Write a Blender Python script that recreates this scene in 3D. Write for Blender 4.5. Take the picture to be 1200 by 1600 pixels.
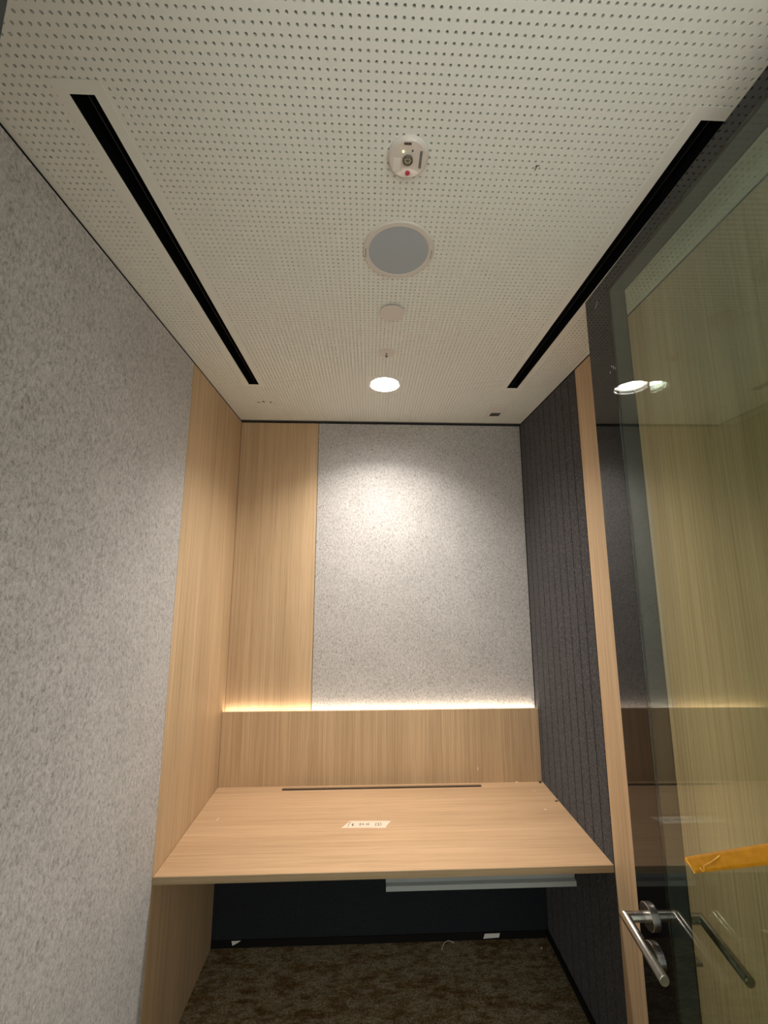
import bpy, bmesh, math, random
import numpy as np
from mathutils import Vector, Matrix

random.seed(7)
S = bpy.context.scene
for o in list(bpy.data.objects):
    bpy.data.objects.remove(o)
COL = S.collection

# ------------------------------------------------------------------ measures (metres)
H = 2.70                      # ceiling
L, R = -0.757, 0.9105         # finished side walls
D = 2.312                     # finished back wall
DL = 2.271                    # face of the low upstand behind the desk
ZL, ZD = 1.089, 0.7324        # top of upstand, desk top
YF = 1.6494                   # desk front
YB = 1.648                    # joint between cladding panels on the side walls
YW = 0.221                    # room face of the front wall
XJ = -0.244                   # left door jamb
T = 0.012                     # cladding thickness
GAP = 0.010                   # shadow gap under the ceiling
CAM_Z = 1.7777

# ------------------------------------------------------------------ camera
cd = bpy.data.cameras.new('camera')
cam = bpy.data.objects.new('camera', cd)
COL.objects.link(cam)
cam.location = (0, 0, CAM_Z)
cam.rotation_euler = (math.pi / 2 + 0.161, 0.0, -0.0372)
cd.sensor_fit = 'VERTICAL'
cd.sensor_height = 32.0
cd.lens = 633.0 / 1600.0 * 32.0
cd.clip_start = 0.01
S.camera = cam

# ------------------------------------------------------------------ world: even light of the corridor outside
W = bpy.data.worlds.new('corridor_light')
S.world = W
W.use_nodes = True
bg = W.node_tree.nodes['Background']
bg.inputs[0].default_value = (0.99, 1.0, 0.94, 1)
bg.inputs[1].default_value = 2.1

LAMP = 120.0      # downlight lens emission
BEAM = 14.5       # downlight beam, watts
STRIP = 17.0      # light strip emission
EXPOSURE = 0.07

vs = S.view_settings
vs.view_transform = 'Standard'
vs.look = 'None'
vs.gamma = 1.0
vs.use_curve_mapping = False
vs.exposure = EXPOSURE


# ------------------------------------------------------------------ material helpers
def lin(c):
    return tuple(((v / 255) / 12.92 if v / 255 <= 0.04045 else ((v / 255 + 0.055) / 1.055) ** 2.4) for v in c) + (1.0,)


class NT:
    def __init__(self, name):
        self.m = bpy.data.materials.new(name)
        self.m.use_nodes = True
        self.t = self.m.node_tree
        self.b = self.t.nodes['Principled BSDF']
        self.out = self.t.nodes['Material Output']

    def n(self, typ, **kw):
        nd = self.t.nodes.new(typ)
        for k, v in kw.items():
            if k.startswith('i_'):
                nd.inputs[k[2:].replace('_', ' ')].default_value = v
            else:
                setattr(nd, k, v)
        return nd

    def l(self, a, b):
        self.t.links.new(a, b)

    place = False      # True: pattern runs on across neighbouring pieces

    def coords(self, scale):
        tc = self.n('ShaderNodeNewGeometry') if self.place else self.n('ShaderNodeTexCoord')
        mp = self.n('ShaderNodeMapping')
        mp.inputs['Scale'].default_value = scale
        self.l(tc.outputs['Position' if self.place else 'Object'], mp.inputs['Vector'])
        return mp.outputs['Vector']

    def noise(self, scale3, sc=1.0, detail=4.0, rough=0.55, dist=0.0):
        nz = self.n('ShaderNodeTexNoise')
        nz.inputs['Scale'].default_value = sc
        nz.inputs['Detail'].default_value = detail
        nz.inputs['Roughness'].default_value = rough
        nz.inputs['Distortion'].default_value = dist
        self.l(self.coords(scale3), nz.inputs['Vector'])
        return nz.outputs['Fac']

    def ramp(self, fac, stops):
        r = self.n('ShaderNodeValToRGB')
        els = r.color_ramp.elements
        while len(els) < len(stops):
            els.new(0.5)
        for e, (p, c) in zip(els, stops):
            e.position = p
            e.color = c
        self.l(fac, r.inputs['Fac'])
        return r.outputs['Color']

    def mix(self, a, b, fac, mode='MIX'):
        m = self.n('ShaderNodeMix', data_type='RGBA', blend_type=mode)
        if isinstance(fac, (int, float)):
            m.inputs[0].default_value = fac
        else:
            self.l(fac, m.inputs[0])
        for i, v in ((6, a), (7, b)):
            if isinstance(v, tuple):
                m.inputs[i].default_value = v
            else:
                self.l(v, m.inputs[i])
        return m.outputs[2]

    def bump(self, h, strength, dist):
        b = self.n('ShaderNodeBump')
        b.inputs['Strength'].default_value = strength
        b.inputs['Distance'].default_value = dist
        self.l(h, b.inputs['Height'])
        self.l(b.outputs['Normal'], self.b.inputs['Normal'])


def plain(name, rgb, rough=0.5, metal=0.0, spec=0.5, emit=0.0):
    k = NT(name)
    k.b.inputs['Base Color'].default_value = lin(rgb)
    k.b.inputs['Roughness'].default_value = rough
    k.b.inputs['Metallic'].default_value = metal
    k.b.inputs['Specular IOR Level'].default_value = spec
    if emit:
        k.b.inputs['Emission Color'].default_value = lin(rgb)
        k.b.inputs['Emission Strength'].default_value = emit
    nz = k.noise((60, 60, 60), detail=2.0)
    k.bump(nz, 0.03, 0.0005)
    return k.m


def wood(name, axis, light, mid, dark):
    """oak laminate; grain runs along axis"""
    def sc(across, along):
        v = [across, across, across]
        v[axis] = along
        return tuple(v)
    k = NT(name)
    broad = k.noise(sc(9, 0.55), detail=3.0, dist=0.4)
    streak = k.noise(sc(150, 1.0), detail=4.0, rough=0.6)
    fine = k.noise(sc(420, 4.0), detail=3.0, rough=0.6)
    base = k.ramp(streak, [(0.30, lin(dark)), (0.5, lin(mid)), (0.68, lin(light))])
    tone = k.ramp(broad, [(0.3, (0.86, 0.85, 0.83, 1)), (0.7, (1.08, 1.08, 1.08, 1))])
    c = k.mix(base, tone, 1.0, 'MULTIPLY')
    pores = k.ramp(fine, [(0.36, (0.78, 0.75, 0.70, 1)), (0.47, (1, 1, 1, 1))])
    c = k.mix(c, pores, 0.75, 'MULTIPLY')
    k.l(c, k.b.inputs['Base Color'])
    k.b.inputs['Roughness'].default_value = 0.5
    k.b.inputs['Specular IOR Level'].default_value = 0.35
    k.bump(fine, 0.12, 0.0006)
    return k.m


def felt(name, stops, patch, fleck=(150, 150, 88), relief=0.6):
    k = NT(name)
    k.place = True
    a = k.noise(fleck, detail=5.0, rough=0.7, dist=0.7)
    b = k.noise((5, 5, 5), detail=2.0)
    c = k.ramp(a, stops)
    t = k.ramp(b, [(0.35, patch + (1,)), (0.65, (1.03, 1.03, 1.03, 1))])
    c = k.mix(c, t, 1.0, 'MULTIPLY')
    k.l(c, k.b.inputs['Base Color'])
    k.b.inputs['Roughness'].default_value = 0.95
    k.b.inputs['Specular IOR Level'].default_value = 0.12
    k.b.inputs['Sheen Weight'].default_value = 0.15
    k.bump(a, relief, 0.0012)
    return k.m


M = {}
M['wood_v'] = wood('oak_laminate_upright', 2, (207, 180, 145), (197, 168, 132), (178, 149, 114))
M['wood_h'] = wood('oak_laminate_crossways', 0, (207, 173, 136), (202, 167, 130), (192, 156, 119))
M['edge'] = wood('oak_edge_band', 0, (176, 156, 124), (168, 147, 115), (150, 130, 100))
M['felt'] = felt('grey_felt', [(0.32, lin((134, 129, 124))), (0.43, lin((168, 164, 160))), (0.53, lin((187, 183, 179))), (0.68, lin((204, 200, 196)))], (0.95, 0.95, 0.95))
M['felt_dark'] = felt('charcoal_felt', [(0.36, lin((38, 36, 37))), (0.5, lin((53, 50, 51))), (0.64, lin((90, 85, 85)))], (0.93, 0.93, 0.93), (160, 160, 120), 0.25)
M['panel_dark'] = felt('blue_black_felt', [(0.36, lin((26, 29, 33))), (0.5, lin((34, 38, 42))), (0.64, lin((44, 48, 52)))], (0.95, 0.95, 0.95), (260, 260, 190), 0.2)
M['paint'] = plain('ceiling_paint', (230, 231, 222), 0.85, spec=0.25)
M['hole'] = plain('dark_fleece', (70, 66, 60), 1.0, spec=0.05)
M['black'] = plain('black_metal', (24, 25, 26), 0.45)
M['duct'] = plain('black_duct', (14, 16, 18), 0.4, spec=0.3)
M['gap'] = plain('black_base', (20, 19, 18), 0.8, spec=0.2)
M['trim'] = plain('dark_grey_trim', (62, 64, 64), 0.5)
M['white'] = plain('white_plastic', (226, 222, 214), 0.4)
M['white2'] = plain('off_white_cap', (214, 207, 197), 0.5)
M['frit'] = plain('black_enamelled_glass', (17, 16, 16), 0.02)
M['spacer'] = plain('grey_spacer', (38, 40, 39), 0.5)
M['grille'] = plain('grey_speaker_cloth', (172, 179, 184), 0.8, spec=0.2)
M['tray'] = plain('grey_powder_coat', (150, 157, 156), 0.45)
M['reflector'] = plain('white_reflector', (246, 244, 240), 0.35)
M['satin'] = plain('satin_reflector', (225, 222, 216), 0.3, metal=1.0)
M['dark_plastic'] = plain('dark_plastic', (52, 50, 46), 0.3)
M['lens_rim'] = plain('smoked_lens', (104, 98, 84), 0.2)
M['facet'] = plain('lens_facet', (176, 168, 146), 0.15)
M['print'] = plain('grey_print', (112, 108, 102), 0.6)
M['red'] = plain('red_plastic', (188, 42, 62), 0.3)
M['green_led'] = plain('green_led', (206, 235, 150), 0.4, emit=2.5)
M['paper'] = plain('paper_scrap', (225, 222, 214), 0.8)
M['ink'] = plain('pen_ink', (70, 68, 72), 0.7)
M['masking'] = plain('masking_tape', (232, 208, 184), 0.75)
M['crumb'] = plain('pale_crumb', (240, 225, 205), 0.8)
M['crumb_dark'] = plain('dark_crumb', (60, 52, 44), 0.8)
M['pale_grey'] = plain('pale_grey_dab', (150, 146, 142), 0.8)
M['frame_in'] = plain('front_wall_paint', (150, 145, 138), 0.8)


def emitter(name, rgb, strength):
    k = NT(name)
    e = k.n('ShaderNodeEmission')
    e.inputs[0].default_value = rgb
    e.inputs[1].default_value = strength
    k.l(e.outputs[0], k.out.inputs['Surface'])
    return k.m


M['lens'] = emitter('downlight_lens', (1.0, 0.95, 0.895, 1), LAMP)
M['led'] = emitter('led_strip', (1.0, 0.86, 0.70, 1), STRIP)

# brushed steel
k = NT('brushed_steel')
k.b.inputs['Metallic'].default_value = 1.0
nz = k.noise((900, 40, 900), detail=3.0)
k.l(k.ramp(nz, [(0.3, lin((150, 146, 140))), (0.7, lin((196, 192, 186)))]), k.b.inputs['Base Color'])
k.b.inputs['Roughness'].default_value = 0.27
k.bump(nz, 0.05, 0.0002)
M['steel'] = k.m

# tinted door glass: a clear tinted sheet with surface reflection (same for every ray)
k = NT('tinted_glass')
geo = k.n('ShaderNodeNewGeometry')
ior = k.n('ShaderNodeMapRange')
ior.inputs['To Min'].default_value = 1.52
ior.inputs['To Max'].default_value = 1 / 1.52
k.l(geo.outputs['Backfacing'], ior.inputs['Value'])
fr = k.n('ShaderNodeFresnel')
k.l(ior.outputs[0], fr.inputs['IOR'])
tr = k.n('ShaderNodeBsdfTransparent')
tr.inputs[0].default_value = (0.885, 0.93, 0.90, 1)
gl = k.n('ShaderNodeBsdfGlossy')
gl.inputs['Roughness'].default_value = 0.0
gl.inputs[0].default_value = (0.96, 0.98, 0.95, 1)
mx = k.n('ShaderNodeMixShader')
k.l(fr.outputs[0], mx.inputs[0])
k.l(tr.outputs[0], mx.inputs[1])
k.l(gl.outputs[0], mx.inputs[2])
k.l(mx.outputs[0], k.out.inputs['Surface'])
M['glass'] = k.m

# amber packing tape
k = NT('amber_tape')
nz = k.noise((40, 40, 40), detail=3.0)
k.l(k.ramp(nz, [(0.3, lin((176, 118, 14))), (0.7, lin((196, 138, 24)))]), k.b.inputs['Base Color'])
k.b.inputs['Roughness'].default_value = 0.3
k.b.inputs['Transmission Weight'].default_value = 0.0
k.bump(k.noise((160, 160, 160), detail=3.0), 0.2, 0.001)
M['amber'] = k.m
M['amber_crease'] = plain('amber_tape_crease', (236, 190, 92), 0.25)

# clear polycarbonate of the round ceiling unit
k = NT('milky_polycarbonate')
k.b.inputs['Base Color'].default_value = lin((216, 209, 200))
k.b.inputs['Roughness'].default_value = 0.12
k.b.inputs['Coat Weight'].default_value = 0.6
k.b.inputs['Coat Roughness'].default_value = 0.03
k.bump(k.noise((30, 30, 30), detail=1.0), 0.03, 0.001)
M['poly'] = k.m

# carpet
k = NT('brown_carpet')
blk = k.noise((8, 24, 8), detail=7.0, rough=0.78, dist=0.2)
blk2 = k.noise((26, 44, 26), detail=5.0, rough=0.75)
pile = k.noise((120, 150, 120), detail=5.0, rough=0.75)
c1 = k.ramp(blk, [(0.36, lin((112, 88, 56))), (0.46, lin((132, 114, 84))), (0.54, lin((160, 148, 124))), (0.64, lin((126, 110, 80)))])
c2 = k.ramp(blk2, [(0.40, (0.66, 0.62, 0.55, 1)), (0.56, (1.12, 1.12, 1.12, 1))])
c3 = k.ramp(pile, [(0.38, (0.40, 0.38, 0.34, 1)), (0.60, (1.35, 1.35, 1.33, 1))])
c = k.mix(k.mix(c1, c2, 1.0, 'MULTIPLY'), c3, 1.0, 'MULTIPLY')
k.l(c, k.b.inputs['Base Color'])
k.b.inputs['Roughness'].default_value = 1.0
k.b.inputs['Specular IOR Level'].default_value = 0.05
k.bump(pile, 1.0, 0.005)
M['carpet'] = k.m

# ------------------------------------------------------------------ object helpers
ORG = {}          # origin of every object in the frame of its top-level root


def empty(name, loc, rz=0.0):
    o = bpy.data.objects.new(name, None)
    o.empty_display_size = 0.05
    o.location = loc
    o.rotation_euler = (0, 0, rz)
    COL.objects.link(o)
    ORG[o] = Vector((0, 0, 0)) if rz else Vector(loc)
    return o


def tag(o, label=None, cat=None, group=None, kind=None):
    if label:
        o['label'] = label
    if cat:
        o['category'] = cat
    if group:
        o['group'] = group
    if kind:
        o['kind'] = kind
    return o


def mk(name, verts, faces, mat, parent=None, base=True, smooth=False):
    v = np.array(verts, float)
    lo, hi = v.min(0), v.max(0)
    c = Vector(((lo[0] + hi[0]) / 2, (lo[1] + hi[1]) / 2, lo[2] if base else (lo[2] + hi[2]) / 2))
    me = bpy.data.meshes.new(name)
    me.from_pydata([tuple(p) for p in (v - np.array(c))], [], faces)
    me.materials.append(M[mat] if isinstance(mat, str) else mat)
    if smooth:
        me.polygons.foreach_set('use_smooth', [True] * len(me.polygons))
    me.update()
    o = bpy.data.objects.new(name, me)
    COL.objects.link(o)
    if parent is not None:
        o.parent = parent
        o.location = c - ORG[parent]
    else:
        o.location = c
    ORG[o] = c
    return o


def from_bm(name, bm, mat, parent=None, smooth=False):
    bmesh.ops.recalc_face_normals(bm, faces=bm.faces)
    bm.verts.ensure_lookup_table()
    bm.verts.index_update()
    vs_ = [tuple(v.co) for v in bm.verts]
    fs = [tuple(v.index for v in f.verts) for f in bm.faces]
    bm.free()
    return mk(name, vs_, fs, mat, parent, smooth=smooth)


def bm_box(bm, x0, x1, y0, y1, z0, z1, bevel=0.0, seg=1):
    r = bmesh.ops.create_cube(bm, size=1.0)
    vv = r['verts']
    bmesh.ops.scale(bm, vec=(x1 - x0, y1 - y0, z1 - z0), verts=vv)
    bmesh.ops.translate(bm, vec=((x0 + x1) / 2, (y0 + y1) / 2, (z0 + z1) / 2), verts=vv)
    if bevel:
        es = list({e for v in vv for e in v.link_edges})
        bmesh.ops.bevel(bm, geom=es, offset=bevel, segments=seg, affect='EDGES', profile=0.5)


def box(name, x0, x1, y0, y1, z0, z1, mat, parent=None, bevel=0.0, seg=1):
    bm = bmesh.new()
    bm_box(bm, x0, x1, y0, y1, z0, z1, bevel, seg)
    return from_bm(name, bm, mat, parent)


def lathe(name, prof, cx, cy, mat, parent=None, seg=48, smooth=False, axis='z', at=0.0, closed=False):
    """profile of (radius, height); axis z: around a vertical axis through cx, cy;
    axis x: around a line along x through y = cx, z = cy, heights are x"""
    vs_, fs = [], []
    n = len(prof)
    for r, h in prof:
        for i in range(seg):
            a = 2 * math.pi * i / seg
            if axis == 'z':
                vs_.append((cx + r * math.cos(a), cy + r * math.sin(a), h))
            elif axis == 'x':
                vs_.append((h, cx + r * math.cos(a), cy + r * math.sin(a)))
            else:
                vs_.append((cx + r * math.cos(a), h, cy + r * math.sin(a)))
    for j in range(n - 1 + (1 if closed else 0)):
        for i in range(seg):
            a, b = j * seg, ((j + 1) % n) * seg
            fs.append((a + i, a + (i + 1) % seg, b + (i + 1) % seg, b + i))
    bm = bmesh.new()
    bv = [bm.verts.new(v) for v in vs_]
    for f in fs:
        bm.faces.new([bv[i] for i in f])
    if not closed:
        for j in (0, n - 1):
            if prof[j][0] > 1e-6:
                bm.faces.new([bv[j * seg + i] for i in range(seg)])
    bmesh.ops.remove_doubles(bm, verts=bm.verts, dist=1e-6)
    return from_bm(name, bm, mat, parent, smooth=smooth)


def tube(name, pts, r, mat, parent=None, seg=8, smooth=True):
    pts = [Vector(p) for p in pts]
    vs_, fs = [], []
    for i, p in enumerate(pts):
        d = (pts[min(i + 1, len(pts) - 1)] - pts[max(i - 1, 0)]).normalized()
        up = Vector((0, 0, 1)) if abs(d.z) < 0.9 else Vector((1, 0, 0))
        s = d.cross(up).normalized()
        u = s.cross(d).normalized()
        for j in range(seg):
            a = 2 * math.pi * j / seg
            vs_.append(tuple(p + s * (r * math.cos(a)) + u * (r * math.sin(a))))
    for i in range(len(pts) - 1):
        for j in range(seg):
            fs.append((i * seg + j, i * seg + (j + 1) % seg, (i + 1) * seg + (j + 1) % seg, (i + 1) * seg + j))
    fs.append(tuple(range(seg - 1, -1, -1)))
    fs.append(tuple((len(pts) - 1) * seg + j for j in range(seg)))
    return mk(name, vs_, fs, mat, parent, smooth=smooth)


def prism(name, outline, z0, z1, mat, parent=None):
    """outline of (x, y) pulled from z0 up to z1"""
    n = len(outline)
    vs_ = [(x, y, z0) for x, y in outline] + [(x, y, z1) for x, y in outline]
    fs = [tuple(range(n - 1, -1, -1)), tuple(range(n, 2 * n))]
    fs += [(i, (i + 1) % n, n + (i + 1) % n, n + i) for i in range(n)]
    return mk(name, vs_, fs, mat, parent)


def struct(o):
    o['kind'] = 'structure'
    return o


# ================================================================== STRUCTURE
# floor
struct(box('floor', L - 0.1, R + 0.1, -1.2, D + 0.1, -0.05, 0.0, 'carpet'))

# left wall: dark base, one grey felt panel and one oak panel standing proud of it
wl = struct(box('wall_left', L - 0.10, L - T, -0.05, D + 0.1, 0.0, H + 0.1, 'gap'))
box('felt_panel', L - T, L, YW, YB - 0.0012, 0.0, H - GAP, 'felt', wl, 0.0012)
box('wood_panel', L - T, L, YB + 0.0012, D, 0.0, H - GAP, 'wood_v', wl, 0.0006)

# back wall
wb = struct(box('wall_back', L - 0.012, R + 0.012, D + T, D + 0.10, 0.0, H + 0.1, 'gap'))
XS = -0.302
box('wood_panel', L + 0.001, XS - 0.0012, D, D + T, ZL - 0.06, H - 0.014, 'wood_v', wb, 0.0006)
box('felt_panel', XS + 0.0012, R - 0.0025, D, D + T, ZL - 0.06, H - 0.014, 'felt', wb, 0.0012)
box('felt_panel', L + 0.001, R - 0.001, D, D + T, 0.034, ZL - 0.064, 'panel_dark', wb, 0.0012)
up = box('upstand_panel', L + 0.001, R - 0.003, DL, DL + T, ZD - 0.03, ZL, 'wood_v', wb, 0.0006)
box('scratch', 0.570, 0.5735, DL - 0.0004, DL + 0.0002, 0.792, 0.806, 'crumb', up)

# right wall: narrow upright charcoal felt strips, then oak panels
wr = struct(box('wall_right', R + T, R + 0.10, -0.05, D + 0.1, 0.0, H + 0.1, 'gap'))
NS = 10
w = (D - YB - 0.001) / NS
for i in range(NS):
    y0 = YB + 0.001 + i * w
    box('felt_strip', R, R + T, y0 + 0.0015, y0 + w - 0.0015, 0.034, H - GAP, 'felt_dark', wr, 0.0016)
box('wood_panel', R, R + T, YW, YB - 0.001, 0.0, H - GAP, 'wood_v', wr, 0.0006)

# front wall around the doorway
wf = struct(empty('wall_front', (XJ - 0.2, YW - 0.07, 0)))
box('wall_pier', L - 0.012, XJ - 0.045, YW - 0.13, YW, 0.0, H + 0.02, 'frame_in', wf)
box('wall_pier', 0.745, R + 0.012, YW - 0.13, YW, 0.0, H + 0.02, 'frame_in', wf)
box('wall_header', XJ - 0.045, 0.745, YW - 0.13, YW, 2.675, H + 0.02, 'frame_in', wf)
df = struct(empty('trim_1', (XJ - 0.02, YW - 0.06, 0)))
box('jamb', XJ - 0.045, XJ, YW - 0.135, YW + 0.002, 0.0, 2.63, 'black', df, 0.001)
box('jamb', 0.712, 0.745, YW - 0.135, YW + 0.002, 0.0, 2.63, 'black', df, 0.001)
box('head', XJ - 0.045, 0.745, YW - 0.135, YW + 0.002, 2.63, 2.675, 'black', df, 0.001)

# dark shadow-gap angles under the ceiling
struct(box('trim_2', L - 0.010, R + 0.010, D - 0.006, D + T - 0.0002, H - 0.0065, H - 0.0003, 'trim'))
struct(box('trim_3', L - 0.0118, L - 0.004, YW, D - 0.007, H - 0.004, H - 0.0003, 'gap'))
struct(box('trim_4', R + 0.004, R + 0.0118, YW, D - 0.007, H - 0.004, H - 0.0003, 'gap'))

# skirting under the felt
struct(box('baseboard_back', L + 0.0005, R - 0.013, D - 0.004, D + T - 0.0005, 0.0003, 0.033, 'gap', None, 0.001))
struct(box('baseboard_right', R - 0.008, R + T - 0.0005, YB + 0.001, D + 0.008, 0.0003, 0.033, 'gap', None, 0.001))

# ------------------------------------------------------------------ perforated ceiling, every hole cut through the board
PIT = 0.015
X0, Y0 = 0.0238, 0.699           # one hole centre
HR = 0.0031
slots = [(-0.583, -0.535, 0.664, 1.855), (0.672, 0.725, 0.663, 1.847)]
DLX, DLY = 0.0715, 1.832          # downlight
ix = [i for i in range(-80, 80) if L + 0.014 < X0 + i * PIT < R - 0.014]
iy = [j for j in range(-60, 140) if YW + 0.03 < Y0 + j * PIT < D - 0.014]
bi = round((DLX - X0) / PIT)
bj = round((DLY - Y0) / PIT)
BN = 5                            # downlight block: 11 x 11 cells


def solid(i, j):
    x, y = X0 + i * PIT, Y0 + j * PIT
    for a, b, c, d_ in slots:
        if a - PIT / 2 < x < b + PIT / 2 and c - PIT / 2 < y < d_ + PIT / 2:
            return True
    return abs(i - bi) <= BN and abs(j - bj) <= BN


cells = np.array([(X0 + i * PIT, Y0 + j * PIT) for i in ix for j in iy if not solid(i, j)])
nc = len(cells)
ang = np.radians(22.5 + 45 * np.arange(8))
h = PIT / 2
tmpl = np.zeros((20, 3))
tmpl[0:4, :2] = [(h, h), (-h, h), (-h, -h), (h, -h)]
tmpl[4:12, 0] = HR * np.cos(ang)
tmpl[4:12, 1] = HR * np.sin(ang)
tmpl[12:20] = tmpl[4:12]
tmpl[12:20, 2] = 0.0125
fq = []
# circle verts 4..11 : 22.5, 67.5, 112.5, ...  corners 0 (45deg) 1 (135) 2 (225) 3 (315)
for q in range(4):
    a, b = 4 + 2 * q, 4 + 2 * q + 1
    nb = 4 + (2 * q + 2) % 8
    fq.append((q, a, b))
    fq.append((q, b, nb, (q + 1) % 4))
for q in range(8):
    fq.append((4 + q, 12 + q, 12 + (q + 1) % 8, 4 + (q + 1) % 8))
V = (cells[:, None, :].repeat(20, 1))
V = np.concatenate([V, np.zeros((nc, 20, 1))], 2) + tmpl
V = V.reshape(-1, 3)
off = (np.arange(nc) * 20)[:, None]
lp, starts, tot = [], [], []
flat = np.concatenate([np.array(f) for f in fq])
sizes = np.array([len(f) for f in fq])
loops = (flat[None, :] + off).reshape(-1)
allsizes = np.tile(sizes, nc)
# margins, slot surrounds and the downlight block as extra polygons
ev, ef = [], []


def quad(x0, x1, y0, y1):
    b = len(ev)
    ev.extend([(x0, y0, 0), (x0, y1, 0), (x1, y1, 0), (x1, y0, 0)])
    ef.append((b, b + 1, b + 2, b + 3))


gx0, gx1 = X0 + ix[0] * PIT - h, X0 + ix[-1] * PIT + h
gy0, gy1 = Y0 + iy[0] * PIT - h, Y0 + iy[-1] * PIT + h
EX0, EX1, EY0, EY1 = L - 0.004, R + 0.004, YW - 0.005, D - 0.002
quad(EX0, gx0, EY0, EY1)
quad(gx1, EX1, EY0, EY1)
quad(gx0, gx1, EY0, gy0)
quad(gx0, gx1, gy1, EY1)
# edge thickness of the board along the shadow gaps
for (xa, ya, xb, yb) in ((EX0, EY0, EX0, EY1), (EX1, EY1, EX1, EY0), (EX0, EY1, EX1, EY1)):
    b = len(ev)
    ev.extend([(xa, ya, 0), (xb, yb, 0), (xb, yb, 0.0125), (xa, ya, 0.0125)])
    ef.append((b, b + 1, b + 2, b + 3))
# downlight block with a round opening
cx, cy = X0 + bi * PIT, Y0 + bj * PIT
hb = (BN + 0.5) * PIT
b = len(ev)
NSEG = 48
for i in range(NSEG):
    a = 2 * math.pi * i / NSEG
    m_ = max(abs(math.cos(a)), abs(math.sin(a)))
    ev.append((cx + hb * math.cos(a) / m_, cy + hb * math.sin(a) / m_, 0))
    ev.append((DLX + 0.0725 * math.cos(a), DLY + 0.0725 * math.sin(a), 0))
for i in range(NSEG):
    j = (i + 1) % NSEG
    ef.append((b + 2 * i, b + 2 * i + 1, b + 2 * j + 1, b + 2 * j))
ev = np.array(ev, float)
base = len(V)
V = np.concatenate([V, ev])
V[:, 2] += H
loops = np.concatenate([loops, np.concatenate([np.array(f) + base for f in ef])])
allsizes = np.concatenate([allsizes, [len(f) for f in ef]])
me = bpy.data.meshes.new('ceiling')
me.vertices.add(len(V))
me.vertices.foreach_set('co', V.astype(np.float32).ravel())
me.loops.add(len(loops))
me.loops.foreach_set('vertex_index', loops.astype(np.int32))
me.polygons.add(len(allsizes))
st = np.concatenate([[0], np.cumsum(allsizes)[:-1]])
me.polygons.foreach_set('loop_start', st.astype(np.int32))
me.update(calc_edges=True)
me.validate()
me.polygons.foreach_set('use_smooth', [False] * len(me.polygons))
me.materials.append(M['paint'])
ceil = bpy.data.objects.new('ceiling', me)
COL.objects.link(ceil)
ORG[ceil] = Vector((0, 0, 0))
struct(ceil)
# fleece on top of the board, cut out over the two slots and the downlight
ys = [YW - 0.13, 0.640, 1.745, 1.925, D + 0.10]
bx = bmesh.new()


def strip(x0, x1, y0, y1):
    bm_box(bx, x0, x1, y0, y1, H + 0.0127, H + 0.0147)


sl, sr = slots
strip(L - 0.012, sl[0] - 0.012, YW - 0.005, D + 0.011)
strip(sl[1] + 0.012, DLX - 0.078, YW - 0.005, D + 0.011)
strip(DLX + 0.078, sr[0] - 0.012, YW - 0.005, D + 0.011)
strip(sr[1] + 0.012, R + 0.012, YW - 0.005, D + 0.011)
for s_ in slots:
    strip(s_[0] - 0.012, s_[1] + 0.012, YW - 0.005, s_[2] - 0.012)
    strip(s_[0] - 0.012, s_[1] + 0.012, s_[3] + 0.012, D + 0.011)
strip(DLX - 0.078, DLX + 0.078, YW - 0.005, DLY - 0.078)
strip(DLX - 0.078, DLX + 0.078, DLY + 0.078, D + 0.011)
from_bm('acoustic_fleece', bx, 'hole', ceil)
# small marks in the board
for x_, y_, rx, ry in ((-0.592, 2.059, 0.008, 0.004), (-0.563, 2.050, 0.008, 0.006), (-0.527, 2.056, 0.005, 0.006)):
    prism('drill_hole', [(x_ + rx * math.cos(a), y_ + ry * math.sin(a)) for a in np.linspace(0, 2 * math.pi, 12, endpoint=False)],
          H - 0.0004, H + 0.0002, 'hole', ceil)
prism('scuff', [(0.3735, 0.765), (0.3775, 0.7665), (0.3760, 0.7795), (0.3742, 0.7790)], H - 0.0003, H + 0.0002, 'print', ceil)
prism('scuff', [(0.372, 0.7690), (0.381, 0.7655), (0.3815, 0.7675), (0.3725, 0.7705)], H - 0.0003, H + 0.0002, 'print', ceil)


# ================================================================== THE GLASS DOOR (opened along the right wall)
ANG = math.radians(-0.7)
GG = 0.652
door = struct(empty('door_1', (GG * math.cos(ANG), GG * math.sin(ANG), 0.0), ANG))
# local x = out of the room-side face towards the wall, local y = along the leaf, z = up
YA, YE = 0.235, 1.121             # hinge end, free end
ZB, ZT = 0.008, 2.620
ST, RT = 0.112, 0.044             # stile and top rail widths
GT = 0.005
TH = 0.052
# black enamelled border flush with the glass; the clear panes sit between the borders
box('stile', 0.0, TH, YE - ST, YE, ZB, ZT, 'frit', door, 0.0008)
box('stile', 0.0, TH, YA, YA + 0.06, ZB, ZT, 'frit', door, 0.0008)
box('rail', 0.0, TH, YA + 0.0601, YE - ST - .0001, ZT - RT, ZT, 'frit', door, 0.0008)
box('rail', 0.0, TH, YA + 0.0601, YE - ST - .0001, ZB, ZB + 0.10, 'frit', door, 0.0008)
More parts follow.
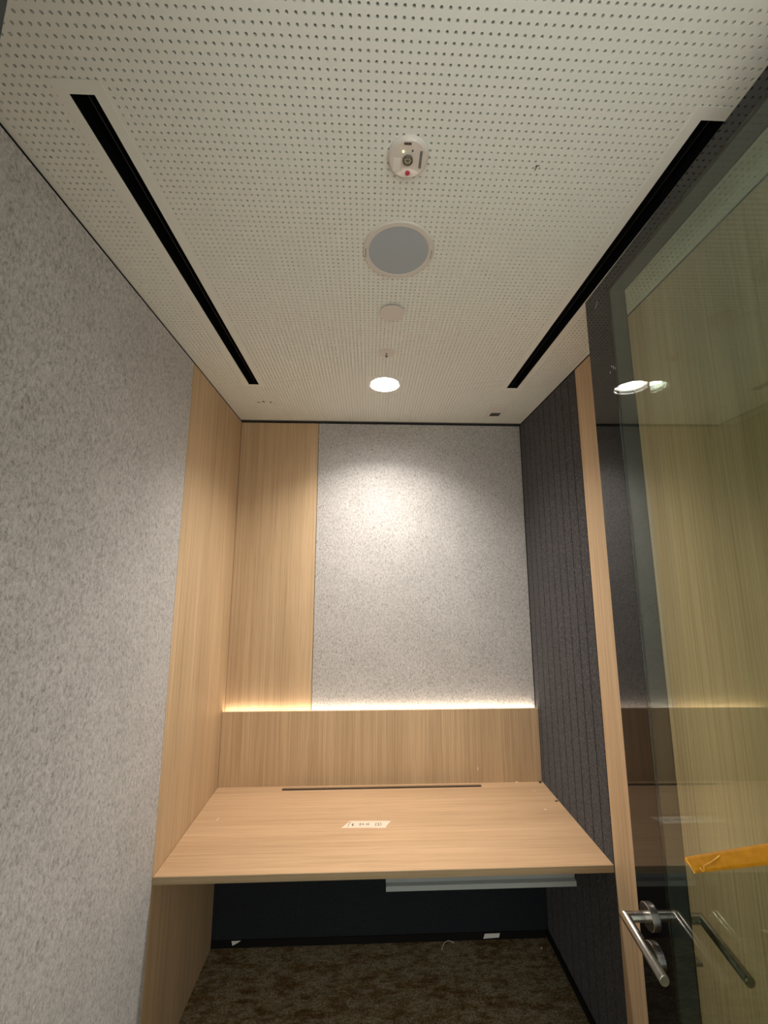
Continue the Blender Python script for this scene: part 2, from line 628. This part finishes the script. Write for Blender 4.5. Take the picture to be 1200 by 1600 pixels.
# grey spacer bars between the two panes
PA, PB, PZ0, PZ1 = YA + 0.0602, YE - ST - .0002, ZB + 0.1001, ZT - RT - .0001
box('spacer', GT, TH - GT, PB - 0.002, PB, PZ0, PZ1, 'spacer', door)
box('spacer', GT, TH - GT, PA, PA + 0.002, PZ0, PZ1, 'spacer', door)
box('spacer', GT, TH - GT, PA + .002, PB - .002, PZ1 - 0.002, PZ1, 'spacer', door)
box('spacer', GT, TH - GT, PA + .002, PB - .002, PZ0, PZ0 + 0.002, 'spacer', door)
g1 = box('pane', 0.0, GT, PA, PB, PZ0, PZ1, 'glass', door)
tag(g1, 'clear tinted pane on the room side of the door')
g2 = box('pane', TH - GT, TH, PA, PB, PZ0, PZ1, 'glass', door)
tag(g2, 'clear tinted pane on the far side of the door')
# small pale dabs on the room-side pane


def dab(cy_, cz_, pts):
    n = len(pts)
    vs_ = [(-0.0003, cy_ + a, cz_ + b_) for a, b_ in pts] + [(0.0, cy_ + a, cz_ + b_) for a, b_ in pts]
    fs = [tuple(range(n)), tuple(range(2 * n - 1, n - 1, -1))] + [(i, n + i, n + (i + 1) % n, (i + 1) % n) for i in range(n)]
    mk('pale_mark', vs_, fs, 'pale_grey', g1)


dab(1.062, 2.572, [(0.006, -0.010), (0.009, -0.008), (-0.004, 0.006), (-0.007, 0.005)])
for a, b_, s in ((1.012, 2.345, .005), (1.020, 2.352, .004), (1.028, 2.338, .0035), (1.005, 2.338, .003)):
    dab(a, b_, [(s * math.cos(t) * random.uniform(.5, 1), s * 1.4 * math.sin(t) * random.uniform(.5, 1)) for t in np.linspace(0, 2 * math.pi, 9, endpoint=False)])


def lever(sign, yc, zc, tip, label):
    """steel lever: rose against the face, neck, mitred grip turned towards the hinges"""
    f = 0.0 if sign < 0 else TH
    q = lambda d_: f + sign * d_
    ro = lathe('lever_handle', [(0.0, q(0)), (0.0265, q(0)), (0.0265, q(0.0078)), (0.0255, q(0.009)), (0.0, q(0.009))], yc, zc, 'steel', door, 40, axis='x')
    tag(ro, label)
    rr = 0.0103
    out = 0.058
    # neck and grip cut on a mitre
    vs_, fs = [], []
    n = 20
    for kind in range(2):
        for i in range(n):
            a = 2 * math.pi * i / n
            u, v = rr * math.cos(a), rr * math.sin(a)
            if kind == 0:
                vs_.append((q(0.009), yc + u, zc + v))
            else:
                vs_.append((q(out + u), yc + u, zc + v))
    fs = [(i, (i + 1) % n, n + (i + 1) % n, n + i) for i in range(n)]
    mk('neck', vs_, fs, 'steel', ro, smooth=True)
    vs_, fs = [], []
    for kind in range(3):
        for i in range(n):
            a = 2 * math.pi * i / n
            u, v = rr * math.cos(a), rr * math.sin(a)
            if kind == 0:
                vs_.append((q(out + u), yc + u, zc + v))
            elif kind == 1:
                vs_.append((q(out + u), tip + 0.0008, zc - 0.024 + v))
            else:
                vs_.append((q(out + u * .93), tip, zc - 0.0241 + v * .93))
    for j in range(2):
        fs += [(j * n + i, j * n + (i + 1) % n, (j + 1) * n + (i + 1) % n, (j + 1) * n + i) for i in range(n)]
    g = mk('grip', vs_, fs + [tuple(2 * n + i for i in range(n))], 'steel', ro)
    g.data.polygons.foreach_set('use_smooth', [len(p.vertices) == 4 for p in g.data.polygons])
    return ro


lever(-1, 1.075, 0.993, 0.950, 'brushed steel lever on the room side of the glass door')
lever(1, 1.060, 0.997, 0.938, 'brushed steel lever on the far side of the glass door')
for sign, yc, zc in ((-1, 1.069, 0.917), (1, 1.055, 0.918)):
    f = 0.0 if sign < 0 else TH
    q = lambda d_: f + sign * d_
    ro = lathe('lock_rose', [(0.0, q(0)), (0.0265, q(0)), (0.0265, q(0.0078)), (0.0255, q(0.009)), (0.0, q(0.009))], yc, zc, 'steel', door, 40, axis='x')
    if sign < 0:
        lathe('keyway', [(0.0, q(0.009)), (0.009, q(0.009)), (0.009, q(0.0105)), (0.0, q(0.0105))], yc, zc, 'steel', ro, 20, axis='x')
    else:
        bm = bmesh.new()
        bm_box(bm, min(q(0.009), q(0.040)), max(q(0.009), q(0.040)), yc - 0.012, yc + 0.012, zc - 0.0035, zc + 0.0035, 0.0012)
        from_bm('thumb_turn', bm, 'steel', ro)

# amber tape stuck slantwise on the pane
ca, sa = math.cos(ANG), math.sin(ANG)


def dw(o, y, z):
    o += GG
    return (o * ca - y * sa, o * sa + y * ca, z)


Sx, Sz = 0.9255, 1.1925
dy, dz = -0.816, 0.577
ny, nz_ = 0.577, 0.816
TW, TLN = 0.0262, 0.34
rows, colsn = 5, 44
vs_, fs = [], []
for layer in (0, 1):
    for i in range(colsn + 1):
        s_ = TLN * i / colsn
        for j in range(rows + 1):
            t_ = (j / rows - 0.5) * TW
            ss = s_
            if i == 0:
                ss += 0.006 * math.sin(j * 1.3) + (0.5 - j / rows) * 0.012 + 0.004
            o = -0.0005 - 0.0003 * math.sin(j * 2.1 + i * 0.6)
            if layer:
                o -= 0.00018
            if i == 0:
                o -= 0.0009
            vs_.append(dw(o, Sx + dy * ss + ny * t_, Sz + dz * ss + nz_ * t_))
n1 = (colsn + 1) * (rows + 1)
for i in range(colsn):
    for j in range(rows):
        a = i * (rows + 1) + j
        b = a + rows + 1
        fs.append((a, b, b + 1, a + 1))
        fs.append((n1 + a, n1 + a + 1, n1 + b + 1, n1 + b))
for i in range(colsn):
    for j in (0, rows):
        a = i * (rows + 1) + j
        b = a + rows + 1
        fs.append((a, n1 + a, n1 + b, b) if j == 0 else (a, b, n1 + b, n1 + a))
tp = mk('adhesive_tape', vs_, fs, 'amber', smooth=True)
tag(tp, 'strip of amber packing tape stuck slantwise on the glass door', 'tape')


def tpt(s_, t_, o=-0.0016):
    return dw(o, Sx + dy * s_ + ny * t_, Sz + dz * s_ + nz_ * t_)


tube('crease', [tpt(.036, -.006), tpt(.041, -.0115), tpt(.046, -.011), tpt(.052, -.004), tpt(.064, -.002), tpt(.074, -.001), tpt(.094, .003), tpt(.112, .007)],
     0.0007, 'amber_crease', tp, 6)
tube('crease', [tpt(.004, .011), tpt(.003, .006), tpt(.006, .001), tpt(.008, -.006), tpt(.012, -.0125)], 0.0008, 'amber_crease', tp, 6)

# ================================================================== CEILING FITTINGS
# two linear slots set in smooth plaster plates


def slot_diffuser(s_, label):
    x0, x1, y0, y1 = s_
    t = tag(empty('slot_diffuser', ((x0 + x1) / 2, (y0 + y1) / 2, H)), label, 'air vent', 'linear ceiling slots')
    mrg = 0.0245
    bm = bmesh.new()
    z0, z1 = H - 0.0012, H - 0.0001
    bm_box(bm, x0 - mrg, x0, y0 - mrg, y1 + mrg, z0, z1)
    bm_box(bm, x1, x1 + mrg, y0 - mrg, y1 + mrg, z0, z1)
    bm_box(bm, x0, x1, y0 - mrg, y0, z0, z1)
    bm_box(bm, x0, x1, y1, y1 + mrg, z0, z1)
    from_bm('plaster_plate', bm, 'paint', t)
    bm = bmesh.new()
    dp = 0.085
    for a in ((x0 - 0.002, x0, y0 - 0.002, y1 + 0.002, H, H + dp), (x1, x1 + 0.002, y0 - 0.002, y1 + 0.002, H, H + dp),
              (x0, x1, y0 - 0.002, y0, H, H + dp), (x0, x1, y1, y1 + 0.002, H, H + dp), (x0 - 0.002, x1 + 0.002, y0 - 0.002, y1 + 0.002, H + dp, H + dp + 0.002)):
        bm_box(bm, *a)
    from_bm('duct_box', bm, 'duct', t)
    xm = x0 + 0.55 * (x1 - x0)
    box('blade', xm - 0.001, xm + 0.001, y0 + 0.004, y1 - 0.004, H + 0.014, H + 0.075, 'black', t)
    for f in (0.12, 0.5, 0.88):
        yy = y0 + f * (y1 - y0)
        box('bracket', x0 + 0.001, x1 - 0.001, yy - 0.006, yy + 0.006, H + 0.0752, H + 0.078, 'trim', t)
    return t


slot_diffuser(slots[0], 'long black ceiling slot beside the grey felt wall')
slot_diffuser(slots[1], 'long black ceiling slot above the glass door')

# recessed downlight
t = tag(empty('downlight', (DLX, DLY, H)), 'lit round recessed downlight near the back wall', 'light')
lathe('trim_ring', [(0.0700, H - 0.0028), (0.0755, H - 0.0028), (0.0775, H - 0.0003), (0.0725, H - 0.0003), (0.0722, H + 0.004), (0.0700, H + 0.004)], DLX, DLY, 'reflector', t, 64, closed=True, smooth=False)
lathe('reflector', [(0.0701, H - 0.001), (0.058, H + 0.033), (0.060, H + 0.033), (0.0719, H + 0.001)], DLX, DLY, 'reflector', t, 64, closed=True, smooth=True)
lathe('lens', [(0.0, H + 0.0325), (0.0582, H + 0.0325), (0.0582, H + 0.036), (0.0, H + 0.036)], DLX, DLY, 'lens', t, 64)
ld = bpy.data.lights.new('beam', 'AREA')
ld.shape = 'DISK'
ld.size = 0.105
ld.energy = BEAM
ld.color = (1.0, 0.95, 0.895)
ld.spread = math.radians(124)
lo = bpy.data.objects.new('beam', ld)
COL.objects.link(lo)
lo.parent = t
lo.location = (0, 0, 0.030)
lathe('heat_sink', [(0.074, H + 0.056), (0.074, H + 0.11), (0.0, H + 0.11), (0.0, H + 0.056)], DLX, DLY, 'black', t, 32)
lathe('can', [(0.0735, H + 0.0005), (0.0750, H + 0.0005), (0.0750, H + 0.0559), (0.0735, H + 0.0559)], DLX, DLY, 'black', t, 48, closed=True)

# ceiling loudspeaker
SX, SY = 0.0795, 1.022
t = tag(empty('ceiling_speaker', (SX, SY, H)), 'round ceiling loudspeaker with grey grille in a white ring', 'speaker')
lathe('ring', [(0.0850, H - 0.0002), (0.1020, H - 0.0002), (0.1020, H - 0.0020), (0.0985, H - 0.0048), (0.0880, H - 0.0050), (0.0850, H - 0.0035)], SX, SY, 'white2', t, 72, closed=True)
lathe('grille', [(0.0, H - 0.0005), (0.0849, H - 0.0005), (0.0849, H - 0.0034), (0.05, H - 0.0042), (0.0, H - 0.0044)], SX, SY, 'grille', t, 72, smooth=False)
for sgn in (-1, 1):
    for kx in range(5):
        yy = SY + 0.004 + (kx - 2) * 0.0065
        box('lettering', SX + sgn * 0.0935 - 0.0012, SX + sgn * 0.0935 + 0.0012, yy - 0.0022, yy + 0.0022, H - 0.0052, H - 0.0049, 'print', t)

# clear round emergency light
EX, EY = 0.0815, 0.757
t = tag(empty('emergency_light', (EX, EY, H)), 'small clear round ceiling unit with a red button and green lamp', 'emergency light')
lathe('cover', [(0.0, H - 0.0001), (0.0455, H - 0.0001), (0.0455, H - 0.003), (0.0440, H - 0.0075), (0.040, H - 0.0105), (0.0, H - 0.0115)], EX, EY, 'poly', t, 56, smooth=False)
ln = lathe('lens', [(0.0115, H - 0.0112), (0.0115, H - 0.0145), (0.0095, H - 0.0160), (0.0095, H - 0.0130), (0.0, H - 0.0130)], EX - 0.001, EY - 0.001, 'lens_rim', t, 24)
for a in range(7):
    aa = a * 2 * math.pi / 7
    lathe('facet', [(0.0, H - 0.0150), (0.0021, H - 0.0145), (0.0023, H - 0.0131)], EX - 0.001 + 0.0058 * math.cos(aa), EY - 0.001 + 0.0052 * math.sin(aa), 'facet', ln, 8)
lathe('button', [(0.0052, H - 0.0100), (0.0052, H - 0.0128), (0.0036, H - 0.0142), (0.0, H - 0.0144)], EX + 0.0012, EY + 0.0285, 'red', t, 20)
lathe('lamp', [(0.0022, H - 0.0108), (0.0022, H - 0.0122), (0.0, H - 0.0126)], EX - 0.0120, EY - 0.0185, 'green_led', t, 12)
lathe('pinhole', [(0.0020, H - 0.0110), (0.0020, H - 0.0117), (0.0, H - 0.0117)], EX + 0.0080, EY - 0.0205, 'dark_plastic', t, 12)
box('vent', EX - 0.0115, EX + 0.0045, EY - 0.0370, EY - 0.0315, H - 0.0113, H - 0.0098, 'dark_plastic', t, 0.0006)
for kx in range(9):
    yy = EY - 0.0200 + kx * 0.0042
    box('lettering', EX + 0.0245, EX + 0.0300, yy, yy + 0.0030, H - 0.01165, H - 0.0105, 'print', t)
box('painted_reflection', EX - 0.0330, EX - 0.0160, EY - 0.004, EY + 0.0260, H - 0.01125, H - 0.0106, 'white', t, 0.0002)  # reflection on the clear cover, painted as a white patch

# blank cover cap
BX, BY = 0.0760, 1.2905
t = tag(empty('cover_cap', (BX, BY, H)), 'plain round cover cap between the loudspeaker and the sprinkler', 'ceiling cap')
lathe('cap', [(0.0, H - 0.0050), (0.0435, H - 0.0050), (0.0440, H - 0.0056), (0.0430, H - 0.0068), (0.0, H - 0.0076)], BX, BY, 'white2', t, 56)
lathe('neck', [(0.0, H - 0.0001), (0.0385, H - 0.0001), (0.0385, H - 0.0050), (0.0, H - 0.0050)], BX, BY, 'dark_plastic', t, 40)

# sprinkler
PX, PY = 0.0690, 1.553
t = tag(empty('sprinkler', (PX, PY, H)), 'pale sprinkler plate with a small pin just before the downlight', 'sprinkler')
lathe('escutcheon', [(0.0, H - 0.0001), (0.0360, H - 0.0001), (0.0350, H - 0.0014), (0.010, H - 0.0022), (0.0, H - 0.0022)], PX, PY, 'white2', t, 48)
lathe('pin', [(0.0035, H - 0.0022), (0.0035, H - 0.0130), (0.0022, H - 0.0165), (0.0, H - 0.0165)], PX - 0.001, PY, 'steel', t, 16)
lathe('deflector', [(0.0, H - 0.0165), (0.0055, H - 0.0165), (0.0055, H - 0.0178), (0.0, H - 0.0178)], PX - 0.001, PY, 'dark_plastic', t, 16)

# small square sensor plate
t = tag(empty('motion_sensor', (0.705, 2.11, H)), 'small square sensor plate with a dark window in the back corner', 'sensor')
box('plate', 0.658, 0.752, 2.045, 2.192, H - 0.006, H - 0.0001, 'white', t, 0.0015)
box('window', 0.684, 0.739, 2.138, 2.181, H - 0.0072, H - 0.0060, 'dark_plastic', t, 0.0005)
box('clip', 0.668, 0.744, 2.058, 2.086, H - 0.0085, H - 0.0060, 'white', t, 0.001)

# light strip hidden behind the upstand
t = tag(empty('light_strip', ((L + R) / 2, DL + 0.02, ZL - 0.03)), 'glowing light strip tucked behind the low oak upstand', 'light')
box('channel', L + 0.003, R - 0.006, DL + T + 0.0005, D - 0.0005, ZL - 0.034, ZL - 0.014, 'white', t)
box('diffuser', L + 0.004, R - 0.007, DL + T + 0.002, DL + T + 0.014, ZL - 0.0138, ZL - 0.010, 'led', t)

# ================================================================== DESK
t = tag(empty('desk', ((L + R) / 2, (YF + DL) / 2, ZD - 0.026)), 'pale oak built-in desk across the end of the booth', 'desk')
TD = 0.025
cs = (-0.428, 0.580, 2.229, 2.254)     # cable slot
bm = bmesh.new()
x0, x1, y0, y1 = L + 0.0015, R - 0.002, YF + 0.0016, DL - 0.0008
xs = [x0, cs[0], cs[1], x1]
ysl = [y0, cs[2], cs[3], y1]
grid = {}
for zi, z in enumerate((ZD - TD, ZD)):
    for i, x in enumerate(xs):
        for j, y in enumerate(ysl):
            grid[i, j, zi] = bm.verts.new((x, y, z))
for i in range(3):
    for j in range(3):
        if (i, j) == (1, 1):
            continue
        bm.faces.new([grid[i, j, 1], grid[i + 1, j, 1], grid[i + 1, j + 1, 1], grid[i, j + 1, 1]])
        bm.faces.new([grid[i, j, 0], grid[i, j + 1, 0], grid[i + 1, j + 1, 0], grid[i + 1, j, 0]])
for i in range(3):
    bm.faces.new([grid[i, 0, 0], grid[i + 1, 0, 0], grid[i + 1, 0, 1], grid[i, 0, 1]])
    bm.faces.new([grid[i, 3, 1], grid[i + 1, 3, 1], grid[i + 1, 3, 0], grid[i, 3, 0]])
    bm.faces.new([grid[0, i, 0], grid[0, i, 1], grid[0, i + 1, 1], grid[0, i + 1, 0]])
    bm.faces.new([grid[3, i, 0], grid[3, i + 1, 0], grid[3, i + 1, 1], grid[3, i, 1]])
bm.faces.new([grid[1, 1, 0], grid[2, 1, 0], grid[2, 1, 1], grid[1, 1, 1]])
bm.faces.new([grid[1, 2, 0], grid[2, 2, 0], grid[2, 2, 1], grid[1, 2, 1]])
bm.faces.new([grid[1, 1, 0], grid[1, 2, 0], grid[1, 2, 1], grid[1, 1, 1]])
bm.faces.new([grid[2, 1, 0], grid[2, 2, 0], grid[2, 2, 1], grid[2, 1, 1]])
from_bm('desktop', bm, 'wood_h', t)
# front lipping with a chamfer underneath
pr = [(YF, ZD - 0.0012), (YF + 0.0012, ZD), (YF + 0.0015, ZD), (YF + 0.0015, ZD - TD), (YF + 0.0010, ZD - TD), (YF, ZD - TD + 0.008)]
n = len(pr)
vs_ = [(x0, a, b) for a, b in pr] + [(x1, a, b) for a, b in pr]
fs = [tuple(range(n)), tuple(range(2 * n - 1, n - 1, -1))] + [(i, n + i, n + (i + 1) % n, (i + 1) % n) for i in range(n)]
mk('edge_band', vs_, fs, 'edge', t)
gr = box('cable_grommet', cs[0] + 0.0002, cs[1] - 0.0002, cs[2] + 0.0002, cs[3] - 0.0002, ZD - 0.022, ZD - 0.006, 'black', t)
tag(gr, 'long black cable slot along the back of the desk')
# cable tray: bent sheet hung under the top
zt = ZD - TD - 0.0005
pr = [(1.742, zt), (1.768, 0.618), (1.7515, 0.616), (1.7515, 0.5985), (1.7530, 0.5985), (1.7530, 0.6145), (1.92, 0.6165), (1.92, zt), (1.9185, zt),
      (1.9185, 0.6180), (1.7700, 0.6195), (1.7440, zt)]
n = len(pr)
vs_ = [(0.073, a, b) for a, b in pr] + [(0.812, a, b) for a, b in pr]
fs = [tuple(range(n)), tuple(range(2 * n - 1, n - 1, -1))] + [(i, n + i, n + (i + 1) % n, (i + 1) % n) for i in range(n)]
ct = mk('cable_tray', vs_, fs, 'tray', t)
tag(ct, 'pale grey bent metal cable tray under the desk')

# masking tape with pen writing
tape = [(-0.111, 1.911), (-0.099, 1.926), (-0.085, 1.947), (-0.075, 1.9605), (0.030, 1.9570), (0.105, 1.9545), (0.092, 1.936), (0.083, 1.920), (0.0785, 1.905), (-0.020, 1.909)]
tm = prism('masking_tape', tape, ZD + 0.0001, ZD + 0.0007, 'masking')
tag(tm, 'short strip of masking tape with pen writing on the desk', 'tape')


def pen(strokes):
    for st_ in strokes:
        tube('handwriting', [(x, y, ZD + 0.0008) for x, y in st_], 0.0011, 'ink', tm, 5)


def loc(x, y):          # tape-relative: x along, y across
    return (-0.10 + x, 1.9145 + y - 0.03 * x)


def strokes(*ss):
    pen([[loc(x, y) for x, y in s_] for s_ in ss])


# "F 8", "200 H", "(3)"
strokes([(0.017, 0.006), (0.024, 0.034)], [(0.024, 0.034), (0.031, 0.035)],
        [(0.036, 0.012), (0.034, 0.020), (0.039, 0.030), (0.042, 0.022), (0.035, 0.014), (0.041, 0.011), (0.036, 0.022)])
strokes([(0.066, 0.026), (0.070, 0.030), (0.072, 0.025), (0.066, 0.015), (0.074, 0.016)],
        [(0.078, 0.022), (0.081, 0.027), (0.084, 0.021), (0.080, 0.016), (0.078, 0.022)], [(0.086, 0.020), (0.090, 0.021)],
        [(0.097, 0.013), (0.098, 0.030)], [(0.097, 0.022), (0.104, 0.022)], [(0.105, 0.014), (0.107, 0.031)])
strokes([(0.140, 0.033), (0.135, 0.025), (0.135, 0.018), (0.138, 0.010)], [(0.144, 0.028), (0.150, 0.029), (0.147, 0.022), (0.151, 0.017), (0.146, 0.012), (0.142, 0.013)],
        [(0.156, 0.032), (0.160, 0.024), (0.158, 0.015), (0.154, 0.010)])

# ================================================================== BUILDING DEBRIS


def chip(name, x, y, z, sx, sy, sz, rot, mat, label, cat, group=None):
    ca_, sa_ = math.cos(rot), math.sin(rot)
    pts = [(-.5, -.4), (.1, -.5), (.5, -.1), (.35, .45), (-.3, .5)]
    out = [(x + ca_ * a * sx - sa_ * b_ * sy, y + sa_ * a * sx + ca_ * b_ * sy) for a, b_ in pts]
    o = prism(name, out, z, z + sz, mat)
    tag(o, label, cat, group)
    return o


chip('wood_chip', 0.813, 2.016, ZD + 0.0001, 0.012, 0.006, 0.001, -0.3, 'crumb', 'tiny pale chip lying on the right part of the desk', 'debris')
chip('wood_chip', 0.829, 2.179, ZD + 0.0001, 0.007, 0.006, 0.001, 0.5, 'crumb', 'tiny pale crumb near the back right corner of the desk', 'debris')
chip('plaster_crumb', 0.894, 2.262, ZD + 0.0001, 0.018, 0.012, 0.003, 0.4, 'crumb_dark', 'dark crumb in the back right corner of the desk', 'debris')
chip('plaster_crumb', 0.896, 2.083, ZD + 0.0001, 0.018, 0.008, 0.002, 0.1, 'crumb_dark', 'dark crumb at the foot of the charcoal felt wall', 'debris')
chip('wood_chip', 0.773, 2.270, ZD + 0.0001, 0.016, 0.006, 0.001, 0.0, 'crumb', 'pale crumb against the oak upstand at the back of the desk', 'debris')
chip('wood_chip', -0.655, 1.995, ZD + 0.0001, 0.003, 0.022, 0.0006, -0.25, 'crumb', 'thin pale shaving on the left part of the desk', 'debris')
chip('paper_scrap', 0.850, 2.253, 0.0002, 0.010, 0.012, 0.002, 0.2, 'paper', 'tiny white crumb on the carpet in the back right corner', 'debris')

# paper scraps caught in front of the skirting
vs_ = [(-0.657, D - 0.0045, 0.032), (-0.612, D - 0.0045, 0.0325), (-0.630, D - 0.008, 0.024), (-0.650, D - 0.009, 0.016)]
vs_ += [(a, b - 0.0004, c_) for a, b, c_ in vs_]
o = mk('paper_scrap', vs_, [(0, 1, 2, 3), (7, 6, 5, 4), (0, 4, 5, 1), (1, 5, 6, 2), (2, 6, 7, 3), (3, 7, 4, 0)], 'paper')
tag(o, 'small pointed white paper scrap on the skirting under the desk, by the oak side panel', 'paper')
vs_ = [(0.578, D - 0.0125, 0.013), (0.588, D - 0.0045, 0.0280), (0.664, D - 0.0045, 0.0285), (0.656, D - 0.0125, 0.016)]
vs_ += [(a, b - 0.0004, c_ + 0.0004) for a, b, c_ in vs_]
o = mk('paper_scrap', vs_, [(0, 1, 2, 3), (7, 6, 5, 4), (0, 4, 5, 1), (1, 5, 6, 2), (2, 6, 7, 3), (3, 7, 4, 0)], 'paper')
tag(o, 'oblong grey-white paper scrap on the skirting under the desk, right half', 'paper')
# thread on the carpet
o = tube('loose_thread', [(0.364, 2.262, 0.001), (0.370, 2.275, 0.006), (0.384, 2.286, 0.014), (0.402, 2.291, 0.017), (0.418, 2.290, 0.013), (0.432, 2.286, 0.010)], 0.0011, 'crumb', None, 6)
tag(o, 'thin pale loose thread curling up from the carpet', 'thread')
